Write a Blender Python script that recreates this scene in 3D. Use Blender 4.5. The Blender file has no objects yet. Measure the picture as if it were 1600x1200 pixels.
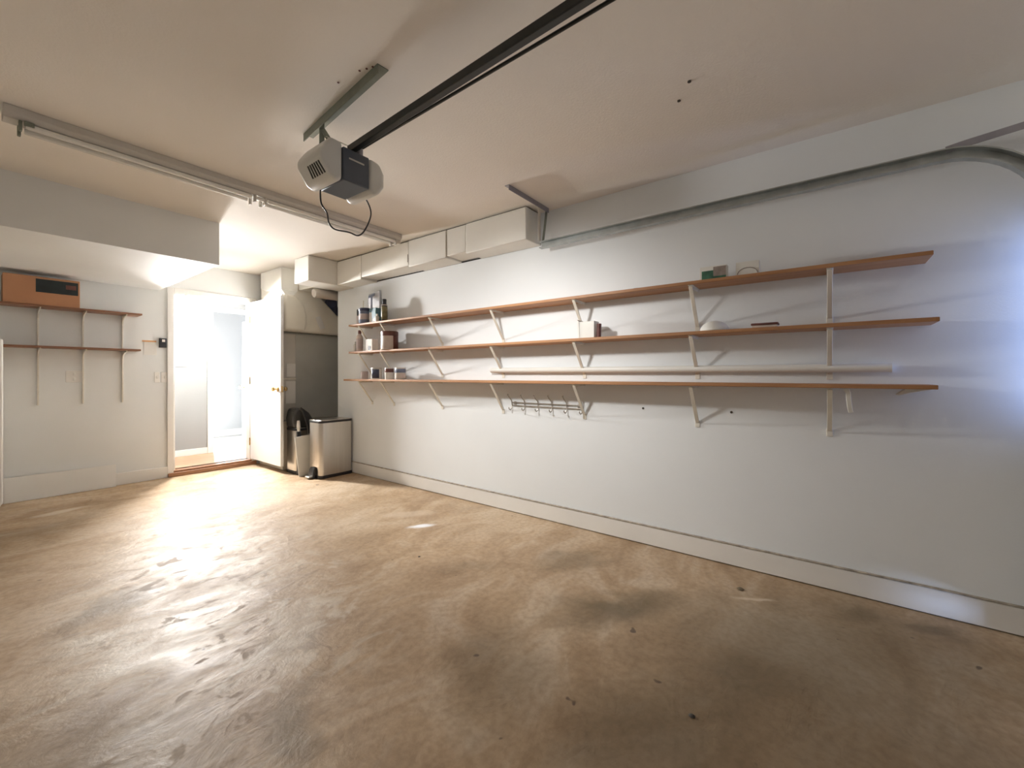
import bpy, bmesh, math, random
from mathutils import Vector, Matrix
random.seed(4)
SC = bpy.context.scene
COL = SC.collection
PI = math.pi
CEIL = 2.45

# ------------------------------------------------------------------ materials
def new_mat(name):
    m = bpy.data.materials.new(name); m.use_nodes = True
    nt = m.node_tree
    return m, nt, nt.nodes['Principled BSDF']

def paint(name, col, rough=.6, var=.06, scale=6., metal=0., bump=0., bscale=120., spec=.5, stretch=None, coat=0.):
    """plain coated surface: colour broken up by soft noise, optional fine bump"""
    m, nt, b = new_mat(name)
    N, L = nt.nodes, nt.links
    tc = N.new('ShaderNodeTexCoord')
    src = tc.outputs['Object']
    if stretch:
        mp = N.new('ShaderNodeMapping'); mp.inputs['Scale'].default_value = stretch
        L.new(src, mp.inputs['Vector']); src = mp.outputs['Vector']
    n = N.new('ShaderNodeTexNoise'); n.inputs['Scale'].default_value = scale; n.inputs['Detail'].default_value = 5
    L.new(src, n.inputs['Vector'])
    r = N.new('ShaderNodeValToRGB')
    r.color_ramp.elements[0].position = .3; r.color_ramp.elements[1].position = .7
    r.color_ramp.elements[0].color = (*[c * (1 - var) for c in col], 1)
    r.color_ramp.elements[1].color = (*[min(1, c * (1 + var)) for c in col], 1)
    L.new(n.outputs['Fac'], r.inputs['Fac']); L.new(r.outputs['Color'], b.inputs['Base Color'])
    b.inputs['Roughness'].default_value = rough
    b.inputs['Metallic'].default_value = metal
    b.inputs['Specular IOR Level'].default_value = spec
    b.inputs['Coat Weight'].default_value = coat
    if bump:
        n2 = N.new('ShaderNodeTexNoise'); n2.inputs['Scale'].default_value = bscale; n2.inputs['Detail'].default_value = 3
        L.new(src, n2.inputs['Vector'])
        bp = N.new('ShaderNodeBump'); bp.inputs['Strength'].default_value = bump; bp.inputs['Distance'].default_value = .01
        L.new(n2.outputs['Fac'], bp.inputs['Height']); L.new(bp.outputs['Normal'], b.inputs['Normal'])
    return m

def emit(name, col, strength):
    m, nt, b = new_mat(name)
    b.inputs['Base Color'].default_value = (*col, 1)
    b.inputs['Emission Color'].default_value = (*col, 1)
    b.inputs['Emission Strength'].default_value = strength
    return m

def wood(name, c1, c2, axis='Y'):
    m, nt, b = new_mat(name)
    N, L = nt.nodes, nt.links
    tc = N.new('ShaderNodeTexCoord'); mp = N.new('ShaderNodeMapping')
    mp.inputs['Scale'].default_value = (26, 1.3, 26) if axis == 'Y' else (1.3, 26, 26)
    L.new(tc.outputs['Object'], mp.inputs['Vector'])
    n = N.new('ShaderNodeTexNoise'); n.inputs['Scale'].default_value = 1.5; n.inputs['Detail'].default_value = 7; n.inputs['Distortion'].default_value = .6
    L.new(mp.outputs['Vector'], n.inputs['Vector'])
    r = N.new('ShaderNodeValToRGB')
    r.color_ramp.elements[0].position = .25; r.color_ramp.elements[0].color = (*c1, 1)
    r.color_ramp.elements[1].position = .75; r.color_ramp.elements[1].color = (*c2, 1)
    L.new(n.outputs['Fac'], r.inputs['Fac'])
    n2 = N.new('ShaderNodeTexNoise'); n2.inputs['Scale'].default_value = 1.1; n2.inputs['Detail'].default_value = 2
    L.new(tc.outputs['Object'], n2.inputs['Vector'])
    mx = N.new('ShaderNodeMix'); mx.data_type = 'RGBA'; mx.blend_type = 'MULTIPLY'
    r2 = N.new('ShaderNodeValToRGB')
    r2.color_ramp.elements[0].position = .35; r2.color_ramp.elements[0].color = (.78, .74, .7, 1)
    r2.color_ramp.elements[1].position = .65; r2.color_ramp.elements[1].color = (1, 1, 1, 1)
    L.new(n2.outputs['Fac'], r2.inputs['Fac'])
    mx.inputs['Factor'].default_value = 1
    L.new(r.outputs['Color'], mx.inputs['A']); L.new(r2.outputs['Color'], mx.inputs['B'])
    L.new(mx.outputs['Result'], b.inputs['Base Color'])
    b.inputs['Roughness'].default_value = .5
    return m

def floor_material():
    m, nt, b = new_mat('stained_concrete')
    N, L = nt.nodes, nt.links
    tc = N.new('ShaderNodeTexCoord'); O = tc.outputs['Object']
    def noise(scale, detail=6, dist=0., vec=O, rough=.55):
        n = N.new('ShaderNodeTexNoise'); n.inputs['Scale'].default_value = scale
        n.inputs['Detail'].default_value = detail; n.inputs['Distortion'].default_value = dist
        n.inputs['Roughness'].default_value = rough
        L.new(vec, n.inputs['Vector']); return n
    def ramp(fac, stops):
        r = N.new('ShaderNodeValToRGB')
        e = r.color_ramp.elements
        while len(e) < len(stops): e.new(.5)
        for k, (p, c) in enumerate(stops):
            e[k].position = p; e[k].color = (*c, 1) if len(c) == 3 else c
        L.new(fac, r.inputs['Fac']); return r.outputs['Color']
    def mix(a, bb, fac, mode='MIX'):
        x = N.new('ShaderNodeMix'); x.data_type = 'RGBA'; x.blend_type = mode
        for s, v in (('A', a), ('B', bb)):
            if isinstance(v, tuple): x.inputs[s].default_value = (*v, 1)
            else: L.new(v, x.inputs[s])
        if isinstance(fac, float): x.inputs['Factor'].default_value = fac
        else: L.new(fac, x.inputs['Factor'])
        return x.outputs['Result']
    def math_(op, a, v):
        x = N.new('ShaderNodeMath'); x.operation = op; x.use_clamp = True
        L.new(a, x.inputs[0])
        if isinstance(v, (int, float)): x.inputs[1].default_value = v
        else: L.new(v, x.inputs[1])
        return x.outputs[0]
    # broad tan / brown / grey mottling, brushed along a diagonal
    mp = N.new('ShaderNodeMapping'); mp.inputs['Rotation'].default_value = (0, 0, math.radians(58))
    mp.inputs['Scale'].default_value = (1., 1.55, 1.)
    L.new(O, mp.inputs['Vector']); D = mp.outputs['Vector']
    c = ramp(noise(.75, 5, .8).outputs['Fac'], [(.32, (.25, .155, .085)), (.5, (.43, .30, .18)), (.68, (.53, .42, .30))])
    c2 = ramp(noise(1.6, 8, 1.3, D, .6).outputs['Fac'], [(.36, (.29, .20, .12)), (.5, (.45, .335, .22)), (.64, (.60, .50, .38))])
    c = mix(c, c2, .5)
    # fine speckle
    sp = ramp(noise(34, 4).outputs['Fac'], [(.34, (.86, .84, .82)), (.6, (1.05, 1.05, 1.05))])
    c = mix(c, sp, 1., 'MULTIPLY')
    # dark shallow scuffs, crowded where the slab is worn
    wob = noise(2.2, 4, .5)
    def blob(x, y, rx, ry, rot, edge=.55, wobble=.5):
        a = N.new('ShaderNodeVectorMath'); a.operation = 'SUBTRACT'
        L.new(wob.outputs['Color'], a.inputs[0]); a.inputs[1].default_value = (.5, .5, .5)
        s = N.new('ShaderNodeVectorMath'); s.operation = 'SCALE'; s.inputs['Scale'].default_value = wobble
        L.new(a.outputs[0], s.inputs[0])
        ad = N.new('ShaderNodeVectorMath'); ad.operation = 'ADD'; L.new(O, ad.inputs[0]); L.new(s.outputs[0], ad.inputs[1])
        q = N.new('ShaderNodeMapping'); q.vector_type = 'TEXTURE'
        q.inputs['Location'].default_value = (x, y, 0); q.inputs['Rotation'].default_value = (0, 0, rot)
        q.inputs['Scale'].default_value = (rx, ry, 4)
        L.new(ad.outputs[0], q.inputs['Vector'])
        ln = N.new('ShaderNodeVectorMath'); ln.operation = 'LENGTH'; L.new(q.outputs['Vector'], ln.inputs[0])
        mr = N.new('ShaderNodeMapRange'); mr.interpolation_type = 'SMOOTHSTEP'
        mr.inputs['From Min'].default_value = edge; mr.inputs['From Max'].default_value = 1
        mr.inputs['To Min'].default_value = 1; mr.inputs['To Max'].default_value = 0
        L.new(ln.outputs['Value'], mr.inputs['Value'])
        return mr.outputs['Result']
    worn = blob(.85, 2.6, .85, 1.9, math.radians(-14), .25, .5)
    sc = noise(4.6, 7, 1.9, D, .6)
    scm = ramp(sc.outputs['Fac'], [(.575, (0, 0, 0)), (.615, (1, 1, 1))])
    c = mix(c, (.24, .17, .115), math_('MULTIPLY', math_('MULTIPLY', scm, worn), .7))
    lt = ramp(noise(3.1, 6, 1.2, D, .6).outputs['Fac'], [(.52, (0, 0, 0)), (.66, (1, 1, 1))])
    c = mix(c, (.70, .635, .53), math_('MULTIPLY', math_('MULTIPLY', lt, worn), .8))
    # oil and water stains; broad front blobs paint in the light's falloff
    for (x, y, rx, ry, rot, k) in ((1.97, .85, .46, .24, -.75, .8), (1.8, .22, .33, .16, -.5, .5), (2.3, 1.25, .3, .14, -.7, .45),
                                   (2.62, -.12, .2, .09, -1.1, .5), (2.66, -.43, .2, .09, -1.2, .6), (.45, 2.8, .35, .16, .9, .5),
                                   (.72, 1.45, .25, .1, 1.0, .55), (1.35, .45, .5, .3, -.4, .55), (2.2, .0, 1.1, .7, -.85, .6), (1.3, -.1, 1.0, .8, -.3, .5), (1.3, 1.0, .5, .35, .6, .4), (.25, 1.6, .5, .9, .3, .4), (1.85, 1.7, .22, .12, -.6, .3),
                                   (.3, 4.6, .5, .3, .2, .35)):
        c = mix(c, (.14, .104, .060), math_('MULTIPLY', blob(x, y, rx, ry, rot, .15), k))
    # pale patches, one near white
    for (x, y, rx, ry, rot, k, col) in ((2.13, 2.45, .14, .055, -.6, .95, (.85, .86, .88)), (2.47, .29, .13, .02, -1.1, .6, (.68, .56, .42)),
                                        (.52, 5.15, .22, .08, .2, .5, (.75, .69, .6)), (2.25, 2.75, .3, .1, -.7, .3, (.72, .62, .5)),
                                        (.9, 1.9, .4, .16, .9, .35, (.6, .54, .46))):
        c = mix(c, col, math_('MULTIPLY', blob(x, y, rx, ry, rot, .35, .16), k))
    # pits
    pits = ramp(noise(9, 2).outputs['Fac'], [(.735, (0, 0, 0)), (.76, (1, 1, 1))])
    c = mix(c, (.09, .06, .045), math_('MULTIPLY', pits, .8))
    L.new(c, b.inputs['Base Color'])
    rr = ramp(noise(2.6, 6, 1., D).outputs['Fac'], [(.3, (.37,) * 3), (.7, (.62,) * 3)])
    rr = mix(rr, (.62, .62, .62), scm)
    L.new(rr, b.inputs['Roughness'])
    b.inputs['Specular IOR Level'].default_value = .24
    hs = mix(noise(5.0, 9, 1.4, D, .66).outputs['Fac'], sc.outputs['Fac'], .4)
    bp = N.new('ShaderNodeBump'); bp.inputs['Strength'].default_value = .45; bp.inputs['Distance'].default_value = .012
    L.new(hs, bp.inputs['Height'])
    bp2 = N.new('ShaderNodeBump'); bp2.inputs['Strength'].default_value = .12; bp2.inputs['Distance'].default_value = .004
    L.new(noise(70, 3).outputs['Fac'], bp2.inputs['Height']); L.new(bp.outputs['Normal'], bp2.inputs['Normal'])
    L.new(bp2.outputs['Normal'], b.inputs['Normal'])
    return m

M = {}
M['wall'] = paint('wall_paint', (.81, .835, .845), .55, .025, 1.4, bump=.05, bscale=160)
M['wall_flat'] = paint('wall_flat', (.79, .80, .79), .7, .03, 1.2, bump=.05, bscale=160)
M['ceil'] = paint('ceiling_paint', (.84, .79, .72), .75, .03, .9, bump=.14, bscale=90)
M['base'] = paint('baseboard_paint', (.80, .78, .74), .42, .03, 3, bump=.04, bscale=60)
M['dirt'] = paint('dusty_ledge', (.36, .31, .25), .9, .45, 22)
M['trim'] = paint('trim_gloss', (.85, .83, .79), .32, .02, 3)
M['door'] = paint('door_gloss', (.80, .79, .77), .28, .015, 2)
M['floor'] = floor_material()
M['shelf'] = wood('shelf_pine', (.42, .20, .085), (.62, .34, .165))
M['shelf2'] = wood('shelf_brown', (.22, .10, .055), (.36, .19, .11), 'X')
M['thresh'] = wood('threshold_wood', (.32, .15, .075), (.5, .27, .15), 'X')
M['oak'] = wood('hall_oak', (.60, .38, .23), (.76, .53, .36), 'X')
M['bracket'] = paint('cream_metal', (.74, .70, .61), .42, .08, 12)
M['duct'] = paint('duct_board', (.82, .80, .74), .55, .03, 3, bump=.05, bscale=40)
M['ductw'] = paint('plenum_wrap', (.84, .79, .69), .5, .07, 3, bump=.12, bscale=9)
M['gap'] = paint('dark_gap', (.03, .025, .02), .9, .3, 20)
M['hvac'] = paint('unit_grey', (.48, .48, .45), .5, .1, 2.2)
M['hvac2'] = paint('unit_edge_grey', (.58, .55, .50), .5, .1, 2.5)
M['paper'] = paint('paper_white', (.82, .80, .76), .6, .03, 12)
M['steel'] = paint('brushed_steel', (.66, .63, .59), .3, .05, 30, metal=1., stretch=(1, 1, .04), bump=.02, bscale=90)
M['galv'] = paint('galvanised', (.42, .44, .43), .42, .14, 14, metal=.85)
M['angle'] = paint('olive_steel', (.24, .26, .21), .5, .14, 12, metal=.3)
M['anglep'] = paint('dull_violet_steel', (.33, .32, .35), .45, .1, 12, metal=.5)
M['black'] = paint('black_plastic', (.022, .022, .025), .38, .2, 20)
M['bag'] = paint('dark_bag', (.06, .06, .058), .3, .3, 9)
M['rail'] = paint('rail_black', (.012, .015, .014), .35, .3, 20)
M['motor'] = paint('motor_slate', (.085, .10, .125), .33, .1, 6)
M['lens'] = paint('lens_white', (.70, .69, .64), .34, .02, 6)
M['slot'] = paint('slot_dark', (.05, .05, .045), .7, .2, 20)
M['brass'] = paint('brass', (.80, .58, .28), .2, .06, 20, metal=1.)
M['fixture'] = paint('fixture_enamel', (.62, .585, .53), .4, .06, 5)
M['tube'] = paint('tube_glass', (.84, .82, .77), .10, .02, 6, coat=.6)
M['socket'] = paint('socket_grey', (.20, .22, .17), .5, .2, 20)
M['card'] = paint('cardboard', (.53, .27, .145), .75, .06, 5)
M['lblack'] = paint('label_ink', (.02, .03, .033), .5, .3, 9)
M['white'] = paint('white_enamel', (.86, .86, .84), .25, .015, 3)
M['plastic'] = paint('white_plastic', (.80, .79, .74), .4, .03, 8)
M['navy'] = paint('navy_ink', (.045, .055, .11), .35, .3, 18)
M['bluegrey'] = paint('blue_grey', (.17, .20, .29), .35, .2, 20)
M['teal'] = paint('teal_plastic', (.10, .21, .26), .35, .15, 18)
M['tin'] = paint('tin_side', (.62, .60, .58), .35, .1, 14, metal=.4)
M['rust'] = paint('red_brown', (.15, .055, .045), .45, .25, 18)
M['mauve'] = paint('mauve_grey', (.50, .43, .42), .5, .08, 14)
M['pinkl'] = paint('faded_label', (.62, .53, .47), .5, .08, 14)
M['olive'] = paint('olive_label', (.20, .17, .075), .4, .4, 28)
M['mirror'] = paint('silver_foil', (.62, .64, .70), .2, .12, 16, metal=.85)
M['green'] = paint('green_print', (.05, .16, .10), .45, .5, 20)
M['taupe'] = paint('taupe_print', (.30, .25, .22), .45, .3, 20)
M['wire'] = paint('dull_wire', (.38, .35, .31), .38, .12, 20, metal=.6)
M['orange'] = paint('orange_strip', (.70, .38, .17), .5, .1, 20)
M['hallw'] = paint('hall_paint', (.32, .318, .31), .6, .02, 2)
M['panelgrey'] = paint('panel_grey', (.50, .52, .53), .5, .03, 5)
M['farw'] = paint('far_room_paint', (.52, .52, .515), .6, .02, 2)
M['hallf'] = paint('pale_tile', (.60, .59, .57), .35, .04, 4)
M['globe'] = emit('globe_glow', (1., .94, .84), 2.5)
M['flex'] = paint('flex_wrap', (.58, .53, .47), .6, .08, 7)
M['bluewrap'] = paint('blue_foil_wrap', (.13, .15, .25), .4, .3, 8)
M['garage'] = paint('garage_door_brown', (.30, .27, .24), .5, .03, 2)
M['leafbrown'] = paint('leaf_brown', (.16, .12, .07), .8, .3, 40)
M['speck'] = paint('dark_speck', (.06, .05, .04), .8, .3, 30)

# ------------------------------------------------------------------ mesh builder
class MB:
    def __init__(s): s.bm = bmesh.new(); s.T = Matrix()
    def _v(s, p): return s.bm.verts.new(s.T @ Vector(p))
    def box(s, x0, x1, y0, y1, z0, z1):
        v = [s._v(p) for p in ((x0, y0, z0), (x1, y0, z0), (x1, y1, z0), (x0, y1, z0), (x0, y0, z1), (x1, y0, z1), (x1, y1, z1), (x0, y1, z1))]
        for f in ((0, 3, 2, 1), (4, 5, 6, 7), (0, 1, 5, 4), (1, 2, 6, 5), (2, 3, 7, 6), (3, 0, 4, 7)): s.bm.faces.new([v[i] for i in f])
        return s
    def prism(s, poly, axis, a, b):
        """poly in the two other axes (x,y order kept), pushed along axis from a to b"""
        def pt(q, w):
            return {'X': (w, q[0], q[1]), 'Y': (q[0], w, q[1]), 'Z': (q[0], q[1], w)}[axis]
        A = [s._v(pt(q, a)) for q in poly]; B = [s._v(pt(q, b)) for q in poly]
        n = len(poly)
        s.bm.faces.new(A); s.bm.faces.new(B[::-1])
        for i in range(n): s.bm.faces.new((A[i], B[i], B[(i + 1) % n], A[(i + 1) % n]))
        return s
    def tube(s, pts, r, n=10, caps=True):
        pts = [Vector(p) for p in pts]; rings = []; ref = None
        for i, p in enumerate(pts):
            t = (pts[min(i + 1, len(pts) - 1)] - pts[max(i - 1, 0)]).normalized()
            if ref is None:
                ref = t.orthogonal().normalized()
            ref = (ref - t * ref.dot(t)).normalized(); w = t.cross(ref)
            rr = r[i] if isinstance(r, (list, tuple)) else r
            rings.append([s._v(p + (ref * math.cos(2 * PI * k / n) + w * math.sin(2 * PI * k / n)) * rr) for k in range(n)])
        for a, b in zip(rings, rings[1:]):
            for k in range(n): s.bm.faces.new((a[k], a[(k + 1) % n], b[(k + 1) % n], b[k]))
        if caps: s.bm.faces.new(rings[0][::-1]); s.bm.faces.new(rings[-1])
        return s
    def bar(s, pts, w, h, up=(0, 0, 1)):
        """rectangular section swept along pts; w across, h along up"""
        pts = [Vector(p) for p in pts]; up = Vector(up); rings = []
        for i, p in enumerate(pts):
            t = (pts[min(i + 1, len(pts) - 1)] - pts[max(i - 1, 0)]).normalized()
            x = t.cross(up).normalized(); y = x.cross(t).normalized()
            rings.append([s._v(p + x * w / 2 * a + y * h / 2 * c) for a, c in ((-1, -1), (1, -1), (1, 1), (-1, 1))])
        for a, b in zip(rings, rings[1:]):
            for k in range(4): s.bm.faces.new((a[k], a[(k + 1) % 4], b[(k + 1) % 4], b[k]))
        s.bm.faces.new(rings[0][::-1]); s.bm.faces.new(rings[-1])
        return s
    def lathe(s, prof, c, n=24):
        """prof: (radius, z) from bottom to top"""
        rings = []
        for r, z in prof:
            if r < 1e-6: rings.append([s._v((c[0], c[1], c[2] + z))])
            else: rings.append([s._v((c[0] + r * math.cos(2 * PI * k / n), c[1] + r * math.sin(2 * PI * k / n), c[2] + z)) for k in range(n)])
        for a, b in zip(rings, rings[1:]):
            for k in range(n):
                k2 = (k + 1) % n
                if len(a) == 1 and len(b) == 1: continue
                if len(a) == 1: s.bm.faces.new((a[0], b[k2], b[k]))
                elif len(b) == 1: s.bm.faces.new((a[k], a[k2], b[0]))
                else: s.bm.faces.new((a[k], a[k2], b[k2], b[k]))
        if len(rings[0]) > 1: s.bm.faces.new(rings[0][::-1])
        if len(rings[-1]) > 1: s.bm.faces.new(rings[-1])
        return s
    def build(s, name, mat, parent=None, bevel=0., seg=2, sub=0, angle=40):
        bm = s.bm
        bmesh.ops.recalc_face_normals(bm, faces=bm.faces)
        if parent is not None:
            off = Vector(parent['_base']) if '_base' in parent else Vector()
        else:
            xs = [v.co for v in bm.verts]
            off = Vector(((min(v.x for v in xs) + max(v.x for v in xs)) / 2, (min(v.y for v in xs) + max(v.y for v in xs)) / 2, min(v.z for v in xs)))
        for v in bm.verts: v.co -= off
        me = bpy.data.meshes.new(name); bm.to_mesh(me); bm.free()
        o = bpy.data.objects.new(name, me); COL.objects.link(o)
        me.materials.append(M[mat] if isinstance(mat, str) else mat)
        o['_base'] = tuple(off)
        if parent is None: o.location = off
        else: o.parent = parent
        if bevel:
            md = o.modifiers.new('edge', 'BEVEL'); md.width = bevel; md.segments = seg; md.limit_method = 'ANGLE'; md.angle_limit = math.radians(35)
        if sub:
            md = o.modifiers.new('smooth', 'SUBSURF'); md.levels = sub; md.render_levels = sub
        me.polygons.foreach_set('use_smooth', [True] * len(me.polygons))
        if not sub:
            try: me.set_sharp_from_angle(angle=math.radians(angle))
            except Exception: pass
        return o

def tag(o, label, cat, group=None):
    o['label'] = label; o['category'] = cat
    if group: o['group'] = group
    return o
def thing(name, base, label, cat, group=None):
    o = bpy.data.objects.new(name, None); COL.objects.link(o); o.location = base
    o.empty_display_size = .05; o['_base'] = tuple(base)
    return tag(o, label, cat, group)
def struct(o): o['kind'] = 'structure'; return o
def sbox(name, mat, *dims, bevel=0.): return struct(MB().box(*dims).build(name, mat, bevel=bevel))

# ------------------------------------------------------------------ room shell
W, D, XL, YF = 2.82, 5.91, -.72, -.95
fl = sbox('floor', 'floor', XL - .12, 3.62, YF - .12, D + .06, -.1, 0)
fl.data.transform(Matrix.Translation(fl.location)); fl.location = (0, 0, 0); fl['_base'] = (0, 0, 0)
sbox('ceiling', 'ceil', XL - .12, 3.62, YF - .12, D, CEIL, CEIL + .1)
sbox('wall_right', 'wall', W, W + .12, YF - .12, 4.79, 0, CEIL)
sbox('wall_alcove', 'wall_flat', W + .12, 3.62, 4.67, 4.79, 0, CEIL)
sbox('wall_alcove_side', 'wall_flat', 3.5, 3.62, 4.79, D, 0, CEIL)
sbox('wall_left', 'wall_flat', XL - .12, XL, YF - .12, D + .12, 0, CEIL)
DX0, DX1, DTOP, DZ = 1.478, 2.285, 2.085, .068     # door opening
wb = MB()
wb.box(XL, DX0, D, D + .12, 0, CEIL + .1)
wb.box(DX1, 3.62, D, D + .12, 0, CEIL + .1)
wb.box(DX0, DX1, D, D + .12, DTOP, CEIL + .1)
struct(wb.build('wall_back', 'wall_flat'))
sbox('soffit', 'wall_flat', XL, 1.355, 4.15, D, 2.092, CEIL)['kind'] = 'structure'
# front wall with the closed garage door
fw = MB(); fw.box(XL, -.46, YF - .12, YF, 0, CEIL); fw.box(2.66, W, YF - .12, YF, 0, CEIL); fw.box(-.46, 2.66, YF - .12, YF, 2.14, CEIL)
struct(fw.build('wall_front', 'wall_flat'))
gd = MB()
for k in range(4): gd.box(-.46, 2.66, YF - .07, YF - .03, .02 + k * .53, .02 + k * .53 + .522)
gd.box(-.46, 2.66, YF - .10, YF - .07, .02, 2.14)
struct(gd.build('door_2', 'garage', bevel=.006))
# baseboards
br = MB().box(W - .016, W, YF, 4.79, .004, .128); struct(br.build('baseboard_right', 'base', bevel=.004))
struct(MB().box(W - .019, W, YF, 4.79, .128, .1325).build('trim_1', 'dirt'))
struct(MB().box(W - .006, W, YF, 4.79, 0, .004).build('trim_2', 'gap'))
struct(MB().box(.99, DX0 - .05, D - .015, D, 0, .125).build('baseboard_back', 'base', bevel=.004))
# door casing on the back wall
cs = MB()
cs.box(DX0 - .055, DX0 + .006, D - .018, D, 0, DTOP + .055)
cs.box(DX1 - .006, DX1 + .055, D - .018, D, 0, DTOP + .055)
cs.box(DX0 + .006, DX1 - .006, D - .018, D, DTOP - .006, DTOP + .055)
struct(cs.build('trim_3', 'trim', bevel=.005))
jb = MB()
jb.box(DX0, DX0 + .018, D, D + .12, DZ, DTOP); jb.box(DX1 - .018, DX1, D, D + .12, DZ, DTOP); jb.box(DX0, DX1, D, D + .12, DTOP - .018, DTOP)
jb.box(DX0 + .018, DX0 + .03, D + .045, D + .075, DZ, DTOP - .018)
struct(jb.build('trim_4', 'trim', bevel=.002))
th = MB().box(DX0 - .05, DX1 + .05, D - .035, D + .0, .0, .045); th.box(DX0, DX1, D - .02, D + .12, .045, DZ)
struct(th.build('trim_5', 'thresh', bevel=.006))
# the open door leaf, hinged at the far jamb and standing into the garage
d1 = struct(MB().box(2.268, 2.303, 5.065, 5.895, .082, 2.078).build('door_1', 'door', bevel=.003))
def knob(parent, x, y, z, sx, mat='brass', s=1.):
    mb = MB(); mb.T = Matrix.Translation((x, y, z)) @ Matrix.Rotation(sx * PI / 2, 4, 'Y')
    mb.lathe([(.030 * s, 0), (.031 * s, .004), (.026 * s, .008), (.011 * s, .012), (.010 * s, .03), (.019 * s, .036), (.0265 * s, .047), (.027 * s, .056), (.02 * s, .066), (0, .069)], (0, 0, 0), 20)
    return mb.build('door_knob', mat, parent)
knob(d1, 2.268, 5.135, .985, -1); knob(d1, 2.303, 5.135, .985, 1)
MB().box(2.274, 2.297, 5.0635, 5.066, .95, 1.02).build('latch_plate', 'brass', d1)
for z in (.3, 1.08, 1.86):
    MB().box(2.265, 2.30, 5.894, 5.903, z - .045, z + .045).tube([(2.262, 5.9, z - .047), (2.262, 5.9, z + .047)], .006, 8).build('hinge', 'brass', d1)

# ------------------------------------------------------------------ hallway seen through the door
sbox('floor_hall', 'oak', .7, 3.4, D + .06, 6.9, -.03, DZ)
sbox('floor_far_room', 'hallf', 1.5, 3.9, 6.9, 8.62, -.03, DZ)
HC = 2.24
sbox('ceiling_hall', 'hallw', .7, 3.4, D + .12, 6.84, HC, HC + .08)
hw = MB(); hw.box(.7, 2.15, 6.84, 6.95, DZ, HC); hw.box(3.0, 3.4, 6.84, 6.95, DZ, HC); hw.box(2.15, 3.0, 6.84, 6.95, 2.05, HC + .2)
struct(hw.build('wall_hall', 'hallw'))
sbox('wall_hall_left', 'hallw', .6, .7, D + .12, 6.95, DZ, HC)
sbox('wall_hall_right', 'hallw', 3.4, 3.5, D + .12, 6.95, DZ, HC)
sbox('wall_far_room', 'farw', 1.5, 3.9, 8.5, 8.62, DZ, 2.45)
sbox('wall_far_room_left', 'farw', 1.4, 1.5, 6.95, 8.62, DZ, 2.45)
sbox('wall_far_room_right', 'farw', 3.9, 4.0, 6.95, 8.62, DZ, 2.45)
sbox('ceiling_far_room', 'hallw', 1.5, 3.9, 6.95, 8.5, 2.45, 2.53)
struct(MB().box(.7, 2.09, 6.828, 6.84, DZ, DZ + .085).build('baseboard_hall', 'trim', bevel=.003))
struct(MB().box(1.5, 3.9, 8.486, 8.5, DZ, DZ + .12).build('baseboard_far_room', 'trim', bevel=.003))
hc = MB(); hc.box(2.09, 2.15, 6.82, 6.84, DZ, 2.11); hc.box(2.15, 3.06, 6.82, 6.84, 2.05, 2.11); hc.box(3.0, 3.06, 6.82, 6.84, DZ, 2.05)
hc.box(2.15, 2.165, 6.84, 6.95, DZ, 2.05)
struct(hc.build('trim_6', 'trim', bevel=.004))
d3 = struct(MB().box(2.86, 2.895, 6.98, 7.76, DZ + .012, 2.03).build('door_3', 'door', bevel=.003))
knob(d3, 2.86, 7.69, .945, -1)
hp = thing('breaker_panel', (1.68, 6.84, 1.262), 'pale grey breaker panel on the hallway wall', 'electrical panel')
MB().box(1.50, 1.86, 6.822, 6.84, 1.262, 2.14).build('panel_frame', 'panelgrey', hp, bevel=.003)
MB().box(1.52, 1.845, 6.814, 6.822, 1.28, 2.12).build('panel_door', 'panelgrey', hp, bevel=.002)
MB().box(1.53, 1.548, 6.806, 6.814, 1.66, 1.72).build('latch', 'steel', hp, bevel=.002)
hl = thing('ceiling_lamp', (1.83, 6.52, HC), 'lit round globe lamp on the hallway ceiling beyond the door', 'ceiling light')
MB().lathe([(.155, -.03), (.16, -.02), (.16, 0)], (1.83, 6.52, HC), 32).build('lamp_base', 'trim', hl)
MB().lathe([(0, -.205), (.05, -.2), (.09, -.18), (.125, -.145), (.142, -.1), (.145, -.06), (.14, -.03)], (1.83, 6.52, HC), 32).build('lamp_shade', 'globe', hl)

# ------------------------------------------------------------------ long shelves on the side wall
BY = [4.08, 3.69, 2.95, 2.205, 1.435, .645, -.02]
FX = 2.628
def long_shelf(zb, y0, y1, label, strut, brs, seam=None):
    t = thing('wall_shelf', (W, (y0 + y1) / 2, zb), label, 'shelf', 'long wooden shelves on the white side wall')
    if seam:
        MB().box(FX, W, y0, seam - .001, zb, zb + .02).build('shelf_board', 'shelf', t, bevel=.003)
        MB().box(FX, W, seam + .001, y1, zb, zb + .02).build('shelf_board', 'shelf', t, bevel=.003)
    else: MB().box(FX, W, y0, y1, zb, zb + .02).build('shelf_board', 'shelf', t, bevel=.003)
    for y in brs:
        b = MB()
        b.box(FX + .012, W, y - .014, y + .014, zb - .004, zb)                 # arm under the board
        b.box(FX + .03, W, y - .003, y + .003, zb - .016, zb - .004)
        b.box(W - .005, W, y - .014, y + .014, zb - strut - .03, zb - strut + .01)
        b.bar([(FX + .018, y, zb - .008), (W - .006, y, zb - strut)], .022, .007, up=(1, 0, 1))
        b.tube([(FX + .03, y, zb - .012), (FX + .03, y, zb - .002)], .006, 8)
        b.build('bracket', 'bracket', t, bevel=.0012, seg=1)
    return t
long_shelf(1.69, -.39, 4.25, 'topmost of the three long pine shelves, holding spray cans and a foil package', .235, BY, 2.90)
long_shelf(1.39, -.41, 4.25, 'middle of the three long pine shelves, with a large lidded paint tin', .235, BY, 2.93)
long_shelf(1.085, -.405, 4.35, 'lowest of the three long pine shelves, at eye height above the hook rack', .235, BY)

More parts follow.
